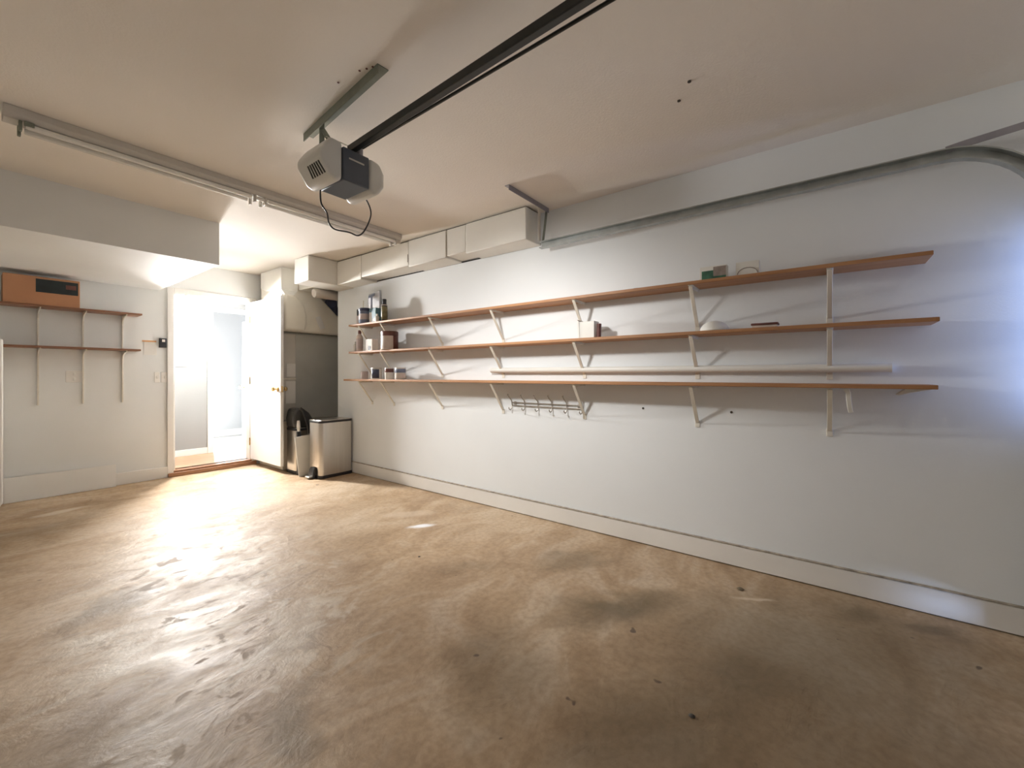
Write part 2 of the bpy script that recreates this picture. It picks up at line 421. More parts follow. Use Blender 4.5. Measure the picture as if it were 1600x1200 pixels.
# loose painted pole lying on the lowest shelf against the wall
po = MB(); po.tube([(W - .026, 2.32, 1.191), (W - .024, -.266, 1.186)], .022, 14)
tag(po.build('painted_pole', 'plastic'), 'long white painted pole along the wall just above the lowest long shelf', 'pole')

# ------------------------------------------------------------------ things on the long shelves
def lathe_thing(name, x, y, z, parts, label, cat, group=None):
    """parts: (part name, material, profile)"""
    t = thing(name, (x, y, z), label, cat, group)
    for pn, mt, prof in parts: MB().lathe(prof, (x, y, z), 24).build(pn, mt, t)
    return t
def can_parts(r, h, body, lid, lab=None, z0=.2, z1=.8, lidh=.008, labmat='paper'):
    P = [('body', body, [(r * .96, 0), (r, .003), (r, h - .006), (r * 1.02, h - .003), (r * 1.02, h)]),
         ('lid', lid, [(r * 1.03, h - lidh), (r * 1.04, h - .002), (r * .97, h + .004), (r * .9, h + .001), (0, h + .001)])]
    if lab: P.append(('paper_label', labmat, [(r + .0012, h * z0), (r + .0016, h * z0 + .001), (r + .0016, h * z1 - .001), (r + .0012, h * z1)]))
    return P
def bottle_parts(r, h, body, cap, neck=.35, caph=.03, lab=None):
    hb = h - caph
    P = [('body', body, [(r * .95, 0), (r, .004), (r, hb * .78), (r * .85, hb * .87), (r * neck * 1.15, hb * .96), (r * neck, hb)]),
         ('cap', cap, [(r * neck * 1.2, hb - .004), (r * neck * 1.2, h - .004), (r * neck * 1.05, h), (0, h)])]
    if lab: P.append(('paper_label', lab, [(r + .0008, hb * .15), (r + .0014, hb * .16), (r + .0014, hb * .7), (r + .0008, hb * .71)]))
    return P
T1, T2, T3 = 1.71, 1.41, 1.105
# top shelf cluster
t = thing('plastic_blister', (2.79, 4.175, T1), 'pale clear packet standing at the end of the top shelf', 'packet')
MB().box(2.776, 2.782, 4.09, 4.235, T1, T1 + .16).build('card_back', 'paper', t, bevel=.002)
mb = MB(); mb.T = Matrix.Translation((2.772, 4.16, T1)) @ Matrix.Rotation(.06, 4, 'X'); mb.tube([(0, .04, .002), (0, .04, .28)], .0045, 8)
tag(mb.build('dowel', 'bracket'), 'thin pale dowel upright behind the dark spray can on the top shelf', 'stick')
lathe_thing('spray_can', 2.69, 4.135, T1, [('body', 'mauve', [(.03, 0), (.031, .003), (.031, .085), (.027, .095)]), ('cap', 'black', [(.028, .095), (.028, .16), (.025, .166), (0, .166)])],
            'small mauve spray can with tall black cap, first on the top shelf', 'spray can')
t = lathe_thing('paint_tin', 2.68, 4.015, T1, [('body', 'bluegrey', [(.062, 0), (.064, .003), (.064, .13), (.066, .134)]), ('lid', 'navy', [(.068, .132), (.07, .138), (.068, .163), (.06, .166), (0, .166)])],
            'round blue-grey tub with dark navy lid on the top shelf', 'tub')
MB().lathe([(.0645, .04), (.0652, .041), (.0652, .1), (.0645, .101)], (2.68, 4.015, T1), 24).build('paper_label', 'mauve', t)
t = thing('cleaner_box', (2.70, 3.865, T1), 'teal carton with pale corner beside the tall black-capped can on the top shelf', 'carton')
MB().box(2.665, 2.745, 3.80, 3.915, T1, T1 + .155).build('carton_body', 'teal', t, bevel=.004)
MB().box(2.6635, 2.665, 3.87, 3.912, T1 + .005, T1 + .11).build('pale_panel', 'paper', t)
MB().box(2.6625, 2.665, 3.805, 3.855, T1 + .012, T1 + .04).build('white_label', 'paper', t)
t = thing('foil_package', (2.77, 3.97, T1), 'tall silver foil package leaning on the wall at the top shelf', 'package')
mb = MB(); mb.T = Matrix.Translation((2.765, 3.97, T1)) @ Matrix.Rotation(math.radians(7), 4, 'Y') @ Matrix.Rotation(math.radians(-9), 4, 'X')
mb.box(-.012, .012, -.10, .10, 0, .37); mb.build('package_body', 'mirror', t, bevel=.004)
mb = MB(); mb.T = Matrix.Translation((2.765, 3.97, T1)) @ Matrix.Rotation(math.radians(7), 4, 'Y') @ Matrix.Rotation(math.radians(-9), 4, 'X')
mb.box(-.0135, -.012, -.02, .095, .325, .355); mb.box(-.0135, -.012, .02, .05, .18, .325); mb.build('dark_print', 'bluegrey', t)
lathe_thing('spray_can', 2.70, 3.70, T1, [('body', 'black', [(.030, 0), (.032, .004), (.032, .17), (.024, .185), (.018, .19)]), ('paper_label', 'olive', [(.0322, .02), (.0328, .022), (.0328, .155), (.0322, .157)]),
            ('pale_band', 'pinkl', [(.0331, .168), (.0331, .176)]), ('cap', 'black', [(.021, .186), (.022, .23), (.02, .236), (0, .236)])],
            'tall spray can with olive label and black cap on the top shelf', 'spray can')
lathe_thing('glue_bottle', 2.665, 3.775, T1, bottle_parts(.022, .085, 'plastic', 'paper', .4, .02), 'tiny cream bottle before the olive spray can on the top shelf', 'bottle')
# top shelf, far end
t = thing('picture_box', (2.70, .523, T1), 'flat white box with green printed front on the top shelf', 'box')
MB().box(2.672, 2.73, .455, .60, T1, T1 + .082).build('box_body', 'plastic', t, bevel=.002)
MB().box(2.6705, 2.672, .458, .588, T1 + .004, T1 + .056).build('green_print', 'green', t)
MB().box(2.6698, 2.6706, .458, .525, T1 + .02, T1 + .075).build('taupe_print', 'taupe', t)
t = thing('lamp_carton', (2.70, .35, T1), 'small white box with dark arched print on the top shelf', 'box')
MB().box(2.68, 2.73, .292, .408, T1, T1 + .082).build('box_body', 'plastic', t, bevel=.002)
mb = MB(); arc = [(2.6795, .35 + .05 * math.cos(a), T1 + .012 + .035 * math.sin(a)) for a in [PI * k / 12 for k in range(13)]]
mb.tube(arc, .0022, 6); mb.build('arched_print', 'taupe', t)
mb = MB().lathe([(.05, 0), (.052, .003), (.03, .014), (0, .016)], (2.72, 1.0, T1), 20)
tag(mb.build('jar_lid', 'rust'), 'small flat dark lid lying on the top shelf', 'lid')
def arc_label(parent, name, mat, c, r, z0, z1, a0, a1, n=12):
    mb = MB(); lo = []; hi = []
    for k in range(n + 1):
        a = a0 + (a1 - a0) * k / n
        lo.append(mb._v((c[0] + r * math.cos(a), c[1] + r * math.sin(a), c[2] + z0)))
        hi.append(mb._v((c[0] + r * math.cos(a), c[1] + r * math.sin(a), c[2] + z1)))
    for k in range(n): mb.bm.faces.new((lo[k], lo[k + 1], hi[k + 1], hi[k]))
    o = mb.build(name, mat, parent)
    md = o.modifiers.new('thickness', 'SOLIDIFY'); md.thickness = .0008
    return o
# middle shelf cluster
lathe_thing('small_bottle', 2.70, 4.225, T2, bottle_parts(.021, .115, 'hvac2', 'tin', .45, .02), 'short grey bottle, endmost on the middle shelf', 'bottle')
lathe_thing('glue_bottle', 2.69, 4.13, T2, bottle_parts(.036, .235, 'pinkl', 'rust', .4, .035, 'mauve'), 'tall beige bottle with dark cap on the middle shelf', 'bottle')
t = thing('small_carton', (2.69, 3.905, T2), 'small white carton with black patch on the middle shelf', 'carton')
MB().box(2.655, 2.73, 3.85, 3.965, T2, T2 + .125).build('carton_body', 'paper', t, bevel=.003)
MB().box(2.6535, 2.655, 3.875, 3.92, T2 + .008, T2 + .052).build('black_patch', 'black', t)
t = lathe_thing('paint_tin', 2.69, 3.60, T2, can_parts(.085, .185, 'tin', 'rust', True, .02, .76, .045, 'pinkl'), 'large paint tin with brown rim on the middle shelf', 'paint tin')
arc_label(t, 'brown_side', 'rust', (2.69, 3.60, T2), .0872, .004, .150, math.radians(258), math.radians(335))
t = thing('folded_card', (2.70, 1.34, T2), 'open white carton beside a red-brown tube on the middle shelf', 'carton')
mb = MB(); mb.box(2.665, 2.745, 1.285, 1.40, T2, T2 + .118); mb.build('carton_body', 'plastic', t, bevel=.002)
mb = MB(); mb.prism([(1.397, T2), (1.407, T2), (1.418, T2 + .135), (1.402, T2 + .12)], 'X', 2.662, 2.75); mb.build('open_flap', 'paper', t)
mb = MB().tube([(2.69, 1.262, T2), (2.69, 1.258, T2 + .098)], .016, 14)
tag(mb.build('tube_bottle', 'rust'), 'red-brown tube standing against the open white carton', 'tube')
mb = MB().lathe([(.078, 0), (.08, .004), (.076, .02), (.062, .04), (.04, .054), (.015, .06), (0, .061)], (2.705, .525, T2), 28)
tag(mb.build('upturned_bowl', 'plastic'), 'white dome shaped upturned bowl on the middle shelf', 'bowl')
t = thing('sanding_block', (2.70, .262, T2), 'flat dark wooden sanding block on the middle shelf', 'block')
MB().box(2.655, 2.72, .205, .325, T2, T2 + .014).build('pad', 'pinkl', t, bevel=.002)
MB().box(2.65, 2.725, .20, .33, T2 + .014, T2 + .026).build('block_top', 'rust', t, bevel=.004)
# lowest shelf
lathe_thing('small_pot', 2.69, 4.04, T3, [('body', 'mauve', [(.036, 0), (.038, .003), (.038, .068), (.034, .072)]), ('lid', 'mauve', [(.039, .068), (.0395, .082), (.036, .085), (0, .085)])],
            'small mauve pot, endmost on the lowest long shelf', 'pot')
t = lathe_thing('paint_tin', 2.69, 3.82, T3, can_parts(.056, .118, 'paper', 'tin'), 'white tin with dark navy label, second on the lowest long shelf', 'paint tin')
arc_label(t, 'navy_label', 'navy', (2.69, 3.82, T3), .0572, .012, .105, math.radians(178), math.radians(262))
lathe_thing('paint_tin', 2.675, 3.585, T3, can_parts(.044, .118, 'paper', 'paper', True, .62, .93, .006, 'rust'), 'white tin with dark red band on the lowest long shelf', 'paint tin')
lathe_thing('paint_tin', 2.69, 3.425, T3, can_parts(.053, .116, 'tin', 'paper', True, .6, .92, .006, 'bluegrey') + [('lower_label', 'pinkl', [(.0532, .012), (.0545, .013), (.0545, .062), (.0532, .063)])],
            'tin with slate blue band, nearest the camera on the lowest long shelf', 'paint tin')

# ------------------------------------------------------------------ hook rack and odd hooks
t = thing('hook_rack', (W, 1.78, .86), 'wire coat rack with six double hooks under the lowest long shelf', 'hook rack')
ya, yb = 2.135, 1.42
for z in (.922, .897):
    MB().tube([(W - .012, ya - .03, z), (W - .012, yb + .03, z)], .0038, 8).build('rack_wire', 'wire', t)
for y in (ya - .06, yb + .06):
    MB().box(W - .012, W, y - .01, y + .01, .89, .93).build('wall_clip', 'wire', t, bevel=.002)
for k in range(6):
    y = ya - .03 - k * (ya - yb - .06) / 5
    pts = [(W - .055, y + .012, .985), (W - .045, y + .008, .965), (W - .022, y, .94), (W - .014, y, .915), (W - .014, y, .885), (W - .02, y, .868), (W - .036, y, .859), (W - .052, y, .866), (W - .058, y, .88)]
    MB().tube(pts, .0042, 8).lathe([(0, -.008), (.006, -.005), (.008, 0), (.006, .005), (0, .008)], (W - .055, y + .012, .987), 10).build('coat_hook', 'wire', t)
t = thing('shelf_hook', (2.68, -.096, .96), 'curved white hook hanging beneath the open end of the lowest shelf', 'hook')
MB().bar([(2.70, -.02 - .06, 1.081), (2.68, -.085, 1.078), (2.672, -.093, 1.06), (2.672, -.095, 1.03), (2.676, -.098, .995), (2.684, -.104, .963)], .02, .008, up=(1, 0, 0)).build('hook_arm', 'plastic', t, bevel=.002)
MB().box(2.66, 2.71, -.09, -.06, 1.081, 1.085).build('mounting_plate', 'plastic', t)
t = thing('wire_clip', (2.75, -.336, 1.045), 'flat pale plastic clip under the lowest shelf near its open end', 'clip')
MB().prism([(-.40, 1.085), (-.40, 1.08), (-.32, 1.062), (-.285, 1.05), (-.275, 1.056), (-.31, 1.085)], 'X', 2.735, 2.765).build('clip_body', 'plastic', t, bevel=.003)
for (y, z, lab) in ((.994, .923, 'dark nail head in the wall below the hook rack end of the shelf'), (.453, .925, 'dark nail head in the bare wall below the lowest shelf')):
    mb = MB().tube([(W - .004, y, z), (W, y, z)], .0075, 10); tag(mb.build('nail', 'speck'), lab, 'nail')
for (x, y, lab) in ((1.948, .48, 'dark screw in the ceiling closest to the opener rail'), (2.055, .553, 'dark screw in the ceiling closest to the side wall')):
    mb = MB().tube([(x, y, CEIL - .004), (x, y, CEIL)], .008, 10); tag(mb.build('screw', 'speck'), lab, 'screw')
for k, (x, y) in enumerate(((1.035, 1.59), (1.046, 1.555), (1.055, 1.525), (1.02, 1.73))):
    mb = MB().tube([(x, y, CEIL - .002), (x, y, CEIL)], .005, 8)
    tag(mb.build('screw', 'rust'), 'tiny rusty screw in the ceiling beside the opener mounting angle', 'screw', 'rusty ceiling screws by the opener angle')

# ------------------------------------------------------------------ back wall: shelf unit, carton, switches
t = thing('wall_shelf', (.65, D, .86), 'brown two tier shelf on long pale uprights on the back wall', 'shelf')
MB().box(.02, 1.17, 5.70, D - .012, 1.772, 1.79).build('shelf_board', 'shelf2', t, bevel=.003)
MB().box(.245, 1.16, 5.70, D - .012, 1.40, 1.418).build('shelf_board', 'shelf2', t, bevel=.003)
for x in (.463, .76, 1.052):
    u = MB().box(x - .006, x + .006, D - .012, D, .865, 1.80).build('upright', 'bracket', t, bevel=.001, seg=1)
    for z in (1.772, 1.40):
        MB().prism([(D - .012, z), (5.715, z), (5.715, z - .012), (5.80, z - .02), (D - .04, z - .045), (D - .012, z - .085)], 'X', x - .004, x + .004).build('bracket', 'bracket', u)
t = thing('carton', (.5, 5.78, 1.79), 'brown cardboard carton with black label on the back wall shelf', 'carton')
MB().box(.245, .715, 5.715, 5.895, 1.79, 2.045).build('carton_body', 'card', t, bevel=.003)
MB().box(.435, .703, 5.7135, 5.715, 1.905, 2.025).build('black_label', 'lblack', t)
MB().box(.622, .69, 5.7128, 5.7136, 1.955, 1.995).build('red_print', 'rust', t)
MB().box(.7155, .7165, 5.72, 5.89, 1.795, 2.04).build('pale_side', 'paper', t)
mb = MB().box(.02, .06, 5.72, 5.78, 1.79, 1.802); tag(mb.build('tape_roll', 'speck'), 'small dark scrap on the shelf end beside the carton', 'scrap')
t = thing('door_keypad', (1.385, D, 1.46), 'small black control pad on the wall by the door casing', 'control pad')
MB().box(1.352, 1.418, D - .022, D + .001, 1.455, 1.56).build('pad_body', 'black', t, bevel=.004)
MB().box(1.375, 1.402, D - .0245, D - .022, 1.518, 1.545).build('pale_button', 'paper', t, bevel=.001)
t = thing('wall_notice', (1.28, D, 1.37), 'white paper notice with orange top edge beside the black pad', 'notice')
MB().box(1.225, 1.335, D - .003, D, 1.37, 1.51).build('sheet', 'paper', t)
MB().box(1.21, 1.33, D - .006, D - .0015, 1.512, 1.528).build('orange_strip', 'orange', t)
def plate(name, x, z, w, h, label, cat, toggles):
    t = thing(name, (x, D, z), label, cat)
    MB().box(x - w / 2, x + w / 2, D - .006, D, z - h / 2, z + h / 2).build('cover_plate', 'paper', t, bevel=.002)
    for dz in toggles: MB().box(x - .008, x + .008, D - .012, D - .006, z + dz - .014, z + dz + .014).build('toggle', 'plastic', t, bevel=.002)
plate('light_switch', 1.335, 1.125, .045, .115, 'narrow white switch plate farther from the door casing', 'switch', (0,))
plate('light_switch', 1.405, 1.125, .07, .115, 'white switch plate right against the door casing', 'switch', (0,))
plate('wall_outlet', .70, 1.135, .115, .115, 'white double outlet plate below the back wall shelf', 'outlet', (.025, -.025))
mb = MB(); mb.T = Matrix.Translation((.63, D - .055, 0)) @ Matrix.Rotation(math.radians(-8), 4, 'X'); mb.box(-.375, .365, -.012, .012, 0, .225)
tag(mb.build('loose_board', 'base', bevel=.002), 'wide white board leaning along the foot of the back wall', 'board')
# appliance whose edge shows at the frame
t = thing('upright_freezer', (-.12, 5.5, 0), 'white upright appliance beside the back wall, cut off by the frame', 'freezer')
MB().box(-.42, .232, 5.56, 5.87, .03, 1.45).build('cabinet', 'white', t, bevel=.02, seg=4)
MB().box(-.42, .24, 5.50, 5.555, .06, 1.455).build('door', 'white', t, bevel=.018, seg=4)
MB().box(-.40, .22, 5.57, 5.86, 0, .03).build('plinth', 'black', t)
MB().box(-.39, -.365, 5.47, 5.5, .7, 1.15).build('handle', 'plastic', t, bevel=.006)

# ------------------------------------------------------------------ air duct, plenum, furnace
def duct_piece(mb, x0, x1, y0, y1, z0, z1): mb.box(x0, x1, y0, y1, z0, z1)
t = thing('air_duct', (2.71, 3.2, 2.18), 'square cream air duct running along the ceiling corner', 'duct')
segs = [(1.825, 2.45, 2.186, .0), (2.456, 2.685, 2.203, .004), (2.69, 3.20, 2.188, .0), (3.205, 3.98, 2.199, .003), (3.985, 4.45, 2.178, 0)]
for (y0, y1, zb, dx) in segs:
    MB().box(2.61 + dx, W - .004, y0, y1, zb, CEIL - .012).build('duct_section', 'duct', t, bevel=.006)
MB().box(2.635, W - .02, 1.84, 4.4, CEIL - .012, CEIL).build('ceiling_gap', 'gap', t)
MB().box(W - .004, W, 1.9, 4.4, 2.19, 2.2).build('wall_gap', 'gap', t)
MB().box(2.28, W, 4.452, 4.76, 2.172, CEIL - .004).build('duct_elbow', 'duct', t, bevel=.006)
MB().bar([(2.6085, 3.21, 2.235), (2.6085, 3.21, 2.31)], .008, .003, up=(1, 0, 0)).build('loose_tape', 'taupe', t)
MB().prism([(2.58, 4.76), (2.78, 4.76), (2.76, 5.22), (2.55, 5.22)], 'Z', 2.2, CEIL - .004).build('duct_end', 'duct', t, bevel=.005)
MB().tube([(2.60, 4.95, 2.14), (2.63, 4.95, 2.145), (3.0, 4.95, 2.155), (3.45, 4.95, 2.16)], [.05, .058, .06, .06], 22).build('duct_sleeve', 'flex', t)
MB().tube([(3.02, 5.3, 2.12), (3.1, 5.42, 2.05), (3.35, 5.6, 2.0)], .075, 18).build('blue_liner', 'bluewrap', t)
t = thing('air_plenum', (2.7, 5.5, 1.68), 'cream plenum flaring out above the grey air handler', 'plenum')
MB().prism([(2.36, 1.685), (3.30, 1.685), (3.30, 1.80), (3.06, 1.955), (2.73, 2.26), (2.66, 2.36), (2.64, CEIL - .004), (2.36, CEIL - .004)], 'Y', 5.23, 5.82).build('plenum_body', 'ductw', t, bevel=.02, seg=3)
MB().prism([(5.20, 2.18), (5.20, CEIL - .003), (5.76, CEIL - .003), (5.76, 2.25), (5.6, 2.2)], 'X', 2.335, 2.53).build('branch_box', 'duct', t, bevel=.005)
MB().prism([(2.335, 2.18), (2.53, 2.18), (2.47, 2.11), (2.39, 2.10)], 'Y', 5.2, 5.45).build('branch_flap', 'duct', t, bevel=.004)
lob = [(2.37, 1.69), (2.62, 1.69), (2.645, 1.80), (2.645, 1.90), (2.62, 2.0), (2.57, 2.08), (2.50, 2.13), (2.37, 2.14)]
MB().prism(lob, 'Y', 5.19, 5.3).build('elbow_cover', 'ductw', t, bevel=.03, seg=4)
MB().bar([(2.80, 5.222, 1.90), (2.86, 5.222, 1.75)], .07, .01, up=(0, 1, 0)).build('tape_patch', 'paper', t, bevel=.003)
t = thing('air_handler', (2.8, 5.55, .56), 'tall dark grey air handler cabinet standing behind the open door', 'air handler')
MB().box(2.385, 3.22, 5.3, 5.86, .58, 1.685).build('cabinet', 'hvac', t, bevel=.035, seg=4)
MB().box(2.385, 2.55, 5.292, 5.31, .60, 1.66).build('access_strip', 'hvac2', t, bevel=.007)
MB().box(2.44, 2.545, 5.286, 5.293, 1.13, 1.29).build('rating_label', 'paper', t)
MB().box(2.43, 2.545, 5.286, 5.293, .80, 1.075).build('instruction_label', 'paper', t)
MB().box(2.39, 2.55, 5.284, 5.293, 1.095, 1.112).build('latch_bar', 'bracket', t)
tag(MB().box(2.37, 3.4, 5.24, 5.88, 0, .58).build('furnace_stand', 'ductw', bevel=.006), 'cream box stand beneath the grey air handler', 'stand')

# ------------------------------------------------------------------ bins, panel, broom
def rrect(x0, x1, y0, y1, r, n=6):
    out = []
    for cx, cy, a in ((x1 - r, y1 - r, 0), (x0 + r, y1 - r, 90), (x0 + r, y0 + r, 180), (x1 - r, y0 + r, 270)):
        for k in range(n + 1):
            q = math.radians(a + 90 * k / n); out.append((cx + r * math.cos(q), cy + r * math.sin(q)))
    return out
def step_bin(x0, x1, y0, y1, h, label, pedal=True):
    t = thing('step_bin', ((x0 + x1) / 2, (y0 + y1) / 2, 0), label, 'bin', 'stainless steel step bins by the air handler')
    MB().prism(rrect(x0, x1, y0, y1, .045), 'Z', .035, h - .03).build('body', 'steel', t)
    MB().prism(rrect(x0 - .004, x1 + .004, y0 - .004, y1 + .004, .048), 'Z', 0, .035).build('base', 'black', t, bevel=.004)
    MB().prism(rrect(x0 - .003, x1 + .003, y0 - .003, y1 + .003, .047), 'Z', h - .03, h - .006).build('rim', 'black', t, bevel=.003)
    ym = (y0 + y1) / 2
    for a, b in ((y0 + .006, ym - .003), (ym + .003, y1 - .006)):
        MB().box(x0 + .012, x1 - .012, a, b, h - .006, h + .002).build('lid_flap', 'steel', t, bevel=.002)
    if not pedal: return t
    # foot pedal at the narrow end
    p = MB(); p.prism([(x0 - .004, .0), (x0 - .004, .115), (x0 - .012, .125), (x0 - .03, .10), (x0 - .04, .05), (x0 - .04, 0)], 'Y', ym - .05, ym + .05)
    p.build('pedal_housing', 'black', t, bevel=.008)
    MB().box(x0 - .085, x0 - .035, ym - .045, ym + .045, .014, .032).build('pedal', 'steel', t, bevel=.008, seg=3)
    return t
step_bin(2.405, 2.805, 4.44, 4.70, .645, 'stainless step bin with black rim in front, facing the room')
b2 = step_bin(2.365, 2.79, 4.90, 5.15, .53, 'shorter stainless bin half hidden behind the open white door', False)
# black lid cover flipped over the second bin
bag = MB().prism([(2.36, .534), (2.56, .534), (2.60, .56), (2.59, .62), (2.54, .70), (2.47, .755), (2.41, .765), (2.37, .74), (2.35, .64)], 'Y', 4.93, 5.13)
tag(bag.build('black_bag', 'bag' , bevel=.025, seg=3), 'dark grey plastic bag bunched on top of the shorter bin', 'bag')
mb = MB().bar([(2.405, 4.89, .765), (2.435, 4.885, .735), (2.465, 4.88, .65), (2.49, 4.875, .56), (2.505, 4.87, .46)], .03, .03, up=(1, 0, 0))
tag(mb.build('black_strap', 'black', bevel=.006), 'dark curved strip hanging between the two steel bins', 'strip')
mb = MB(); mb.T = Matrix.Translation((2.40, 4.745, 0)) @ Matrix.Rotation(math.radians(-4), 4, 'X') @ Matrix.Rotation(math.radians(-4), 4, 'Y')
mb.box(-.075, .10, 0, .012, 0, .455)
tag(mb.build('leaning_panel', 'plastic', bevel=.002), 'cream panel leaning between the two steel bins', 'panel')
t = thing('hand_broom', (2.372, 4.85, .3), 'white handled brush standing behind the cream panel', 'brush')
MB().tube([(2.372, 4.85, .50), (2.370, 4.852, .55), (2.370, 4.853, .60), (2.370, 4.855, .625)], [.014, .02, .017, .014], 14).build('handle', 'paper', t)
MB().box(2.352, 2.394, 4.837, 4.865, .0, .50).build('brush_head', 'black', t, bevel=.004)

# ------------------------------------------------------------------ fluorescent strip
t = thing('fluorescent_fixture', (1.3, 3.18, CEIL), 'long white strip light with bare tubes across the ceiling', 'light fixture')
fx0, fx1 = .135, 2.475
MB().prism([(3.125, CEIL), (3.245, CEIL), (3.245, 2.415), (3.225, 2.392), (3.145, 2.392), (3.125, 2.415)], 'X', fx0, fx1).build('housing', 'fixture', t, bevel=.003)
for y in (3.150, 3.222):
    for a, b in ((fx0 + .06, 1.232), (1.312, fx1 - .05)):
        MB().tube([(a + .012, y, 2.376), (a + .02, y, 2.376), (b - .02, y, 2.376), (b - .012, y, 2.376)], [.012, .0145, .0145, .012], 16).build('tube', 'tube', t)
MB().tube([(1.245, 3.150, 2.376), (1.30, 3.150, 2.376)], .013, 14).build('tube_joiner', 'tube', t)
for x in (fx0 + .055, 1.239, 1.305, fx1 - .055):
    for y in (3.150, 3.222): MB().box(x - .006, x + .006, y - .014, y + .014, 2.345, 2.393).build('lampholder', 'socket' if x < .3 else 'fixture', t, bevel=.003)
MB().box(fx1 - .045, fx1 - .005, 3.14, 3.23, 2.36, 2.392).build('end_cap', 'fixture', t, bevel=.004)
MB().box(fx0 + .066, fx0 + .10, 3.128, 3.146, 2.372, 2.394).build('green_tag', 'socket', t, bevel=.003)

# ------------------------------------------------------------------ garage door opener
op = thing('garage_door_opener', (1.2, 1.97, 2.1), 'white and slate ceiling motor unit with long black rail', 'door opener')
OX0, OX1, OY0, OY1, OZ0, OZ1 = 1.128, 1.272, 1.868, 2.085, 2.10, 2.262
mh = MB().box(OX0, OX1, OY0, OY1, OZ0, OZ1).build('motor_housing', 'motor', op, bevel=.006)
MB().box(OX0 + .03, OX1 - .03, OY0 - .0015, OY0, OZ1 - .052, OZ1 - .044).build('badge', 'hvac2', mh)
def lens(x0, x1, out):
    mb = MB()
    if out < 0:
        prof = [(x1, OZ1 + .018), (x1 - .06, OZ1 + .022), (x0 + .03, OZ1 - .012), (x0, OZ1 - .06), (x0 + .002, OZ0 + .07), (x0 + .048, OZ0 + .0), (x1 - .03, OZ0 - .018), (x1, OZ0 + .0)]
    else:
        prof = [(x0, OZ1 + .008), (x1 - .03, OZ1 + .0), (x1, OZ1 - .05), (x1 - .002, OZ0 + .045), (x1 - .03, OZ0 + .005), (x0 + .04, OZ0 - .02), (x0, OZ0 - .0)]
    mb.prism(prof, 'Y', OY0 + .002, OY1 + .012)
    return mb.build('light_lens', 'lens', op, bevel=.025, seg=5, angle=60)
ll = lens(1.012, OX0 - .001, -1); lr = lens(OX1 + .001, 1.372, 1)
for k in range(6):
    y = OY0 + .035 + k * .019
    a = Vector((1.0205 - .0012 * 0, y, OZ0 + .0585)); b = Vector((1.0515, y + (k - 2.5) * .003, OZ0 + .0113))
    MB().bar([a, b], .008, .0045, up=(-.835, 0, -.55)).build('vent_slot', 'slot', ll)
# rail and belt
MB().bar([(1.2, 1.93, 2.29), (1.14, .556, 2.29), (1.075, -.9, 2.29)], .03, .036).build('rail', 'rail', op, bevel=.004)
MB().tube([(1.222, 1.85, 2.285), (1.215, 1.70, 2.283), (1.188, .47, 2.283), (1.16, -.85, 2.283)], .0065, 8).build('drive_belt', 'rail', op)
MB().tube([(1.238, 1.90, 2.262), (1.238, 1.90, 2.30)], .016, 14).build('sprocket_post', 'anglep', op)
# mounting angle on ceiling and straps
an = MB(); a0, a1 = Vector((1.083, 1.49, 0)), Vector((1.152, 2.245, 0))
dv = (a1 - a0).normalized(); nv = Vector((dv.y, -dv.x, 0))
def ang(mb, w0, w1, z0, z1):
    v = []
    for e, s_ in ((a0, w0), (a0, w1), (a1, w1), (a1, w0)): v.append(e + nv * s_)
    mb.prism([(q.x, q.y) for q in v], 'Z', z0, z1)
ang(an, -.028, .024, CEIL - .004, CEIL); ang(an, -.028, -.024, CEIL - .042, CEIL - .004)
an.build('mounting_angle', 'angle', op)
st = MB(); st.box(1.112, 1.14, 2.06, 2.064, 2.27, CEIL - .004); st.box(1.205, 1.233, 2.06, 2.064, 2.26, 2.36)
st.bar([(1.126, 2.058, 2.41), (1.22, 2.058, 2.31)], .004, .03, up=(1, 0, 1)); st.box(1.11, 1.25, 2.03, 2.07, 2.258, 2.29)
st.build('hanger_strap', 'angle', op, bevel=.001, seg=1)
MB().tube([(1.14, 2.05, 2.375), (1.2, 2.0, 2.35), (1.25, 1.98, 2.34), (1.29, 2.0, 2.30), (1.275, 2.03, 2.262)], .003, 6).build('bell_wire', 'bracket', op)
def smooth_path(pts, n=6):
    P = [Vector(p) for p in pts]; out = []
    for i in range(len(P) - 1):
        p0, p1, p2, p3 = P[max(i - 1, 0)], P[i], P[i + 1], P[min(i + 2, len(P) - 1)]
        for k in range(n):
            u = k / n
            out.append(.5 * ((2 * p1) + (p2 - p0) * u + (2 * p0 - 5 * p1 + 4 * p2 - p3) * u * u + (3 * p1 - p0 - 3 * p2 + p3) * u ** 3))
    out.append(P[-1]); return out
cord = [(1.115, 2.05, 2.12), (1.114, 2.055, 2.08), (1.122, 2.06, 2.027), (1.152, 2.06, 1.987), (1.163, 2.06, 1.94), (1.195, 2.06, 1.916), (1.276, 2.06, 1.922), (1.334, 2.06, 1.92), (1.378, 2.06, 1.968), (1.413, 2.06, 2.06), (1.402, 2.075, 2.13), (1.38, 2.11, 2.18)]
MB().tube(smooth_path(cord), .0042, 8).build('antenna_cord', 'black', op)

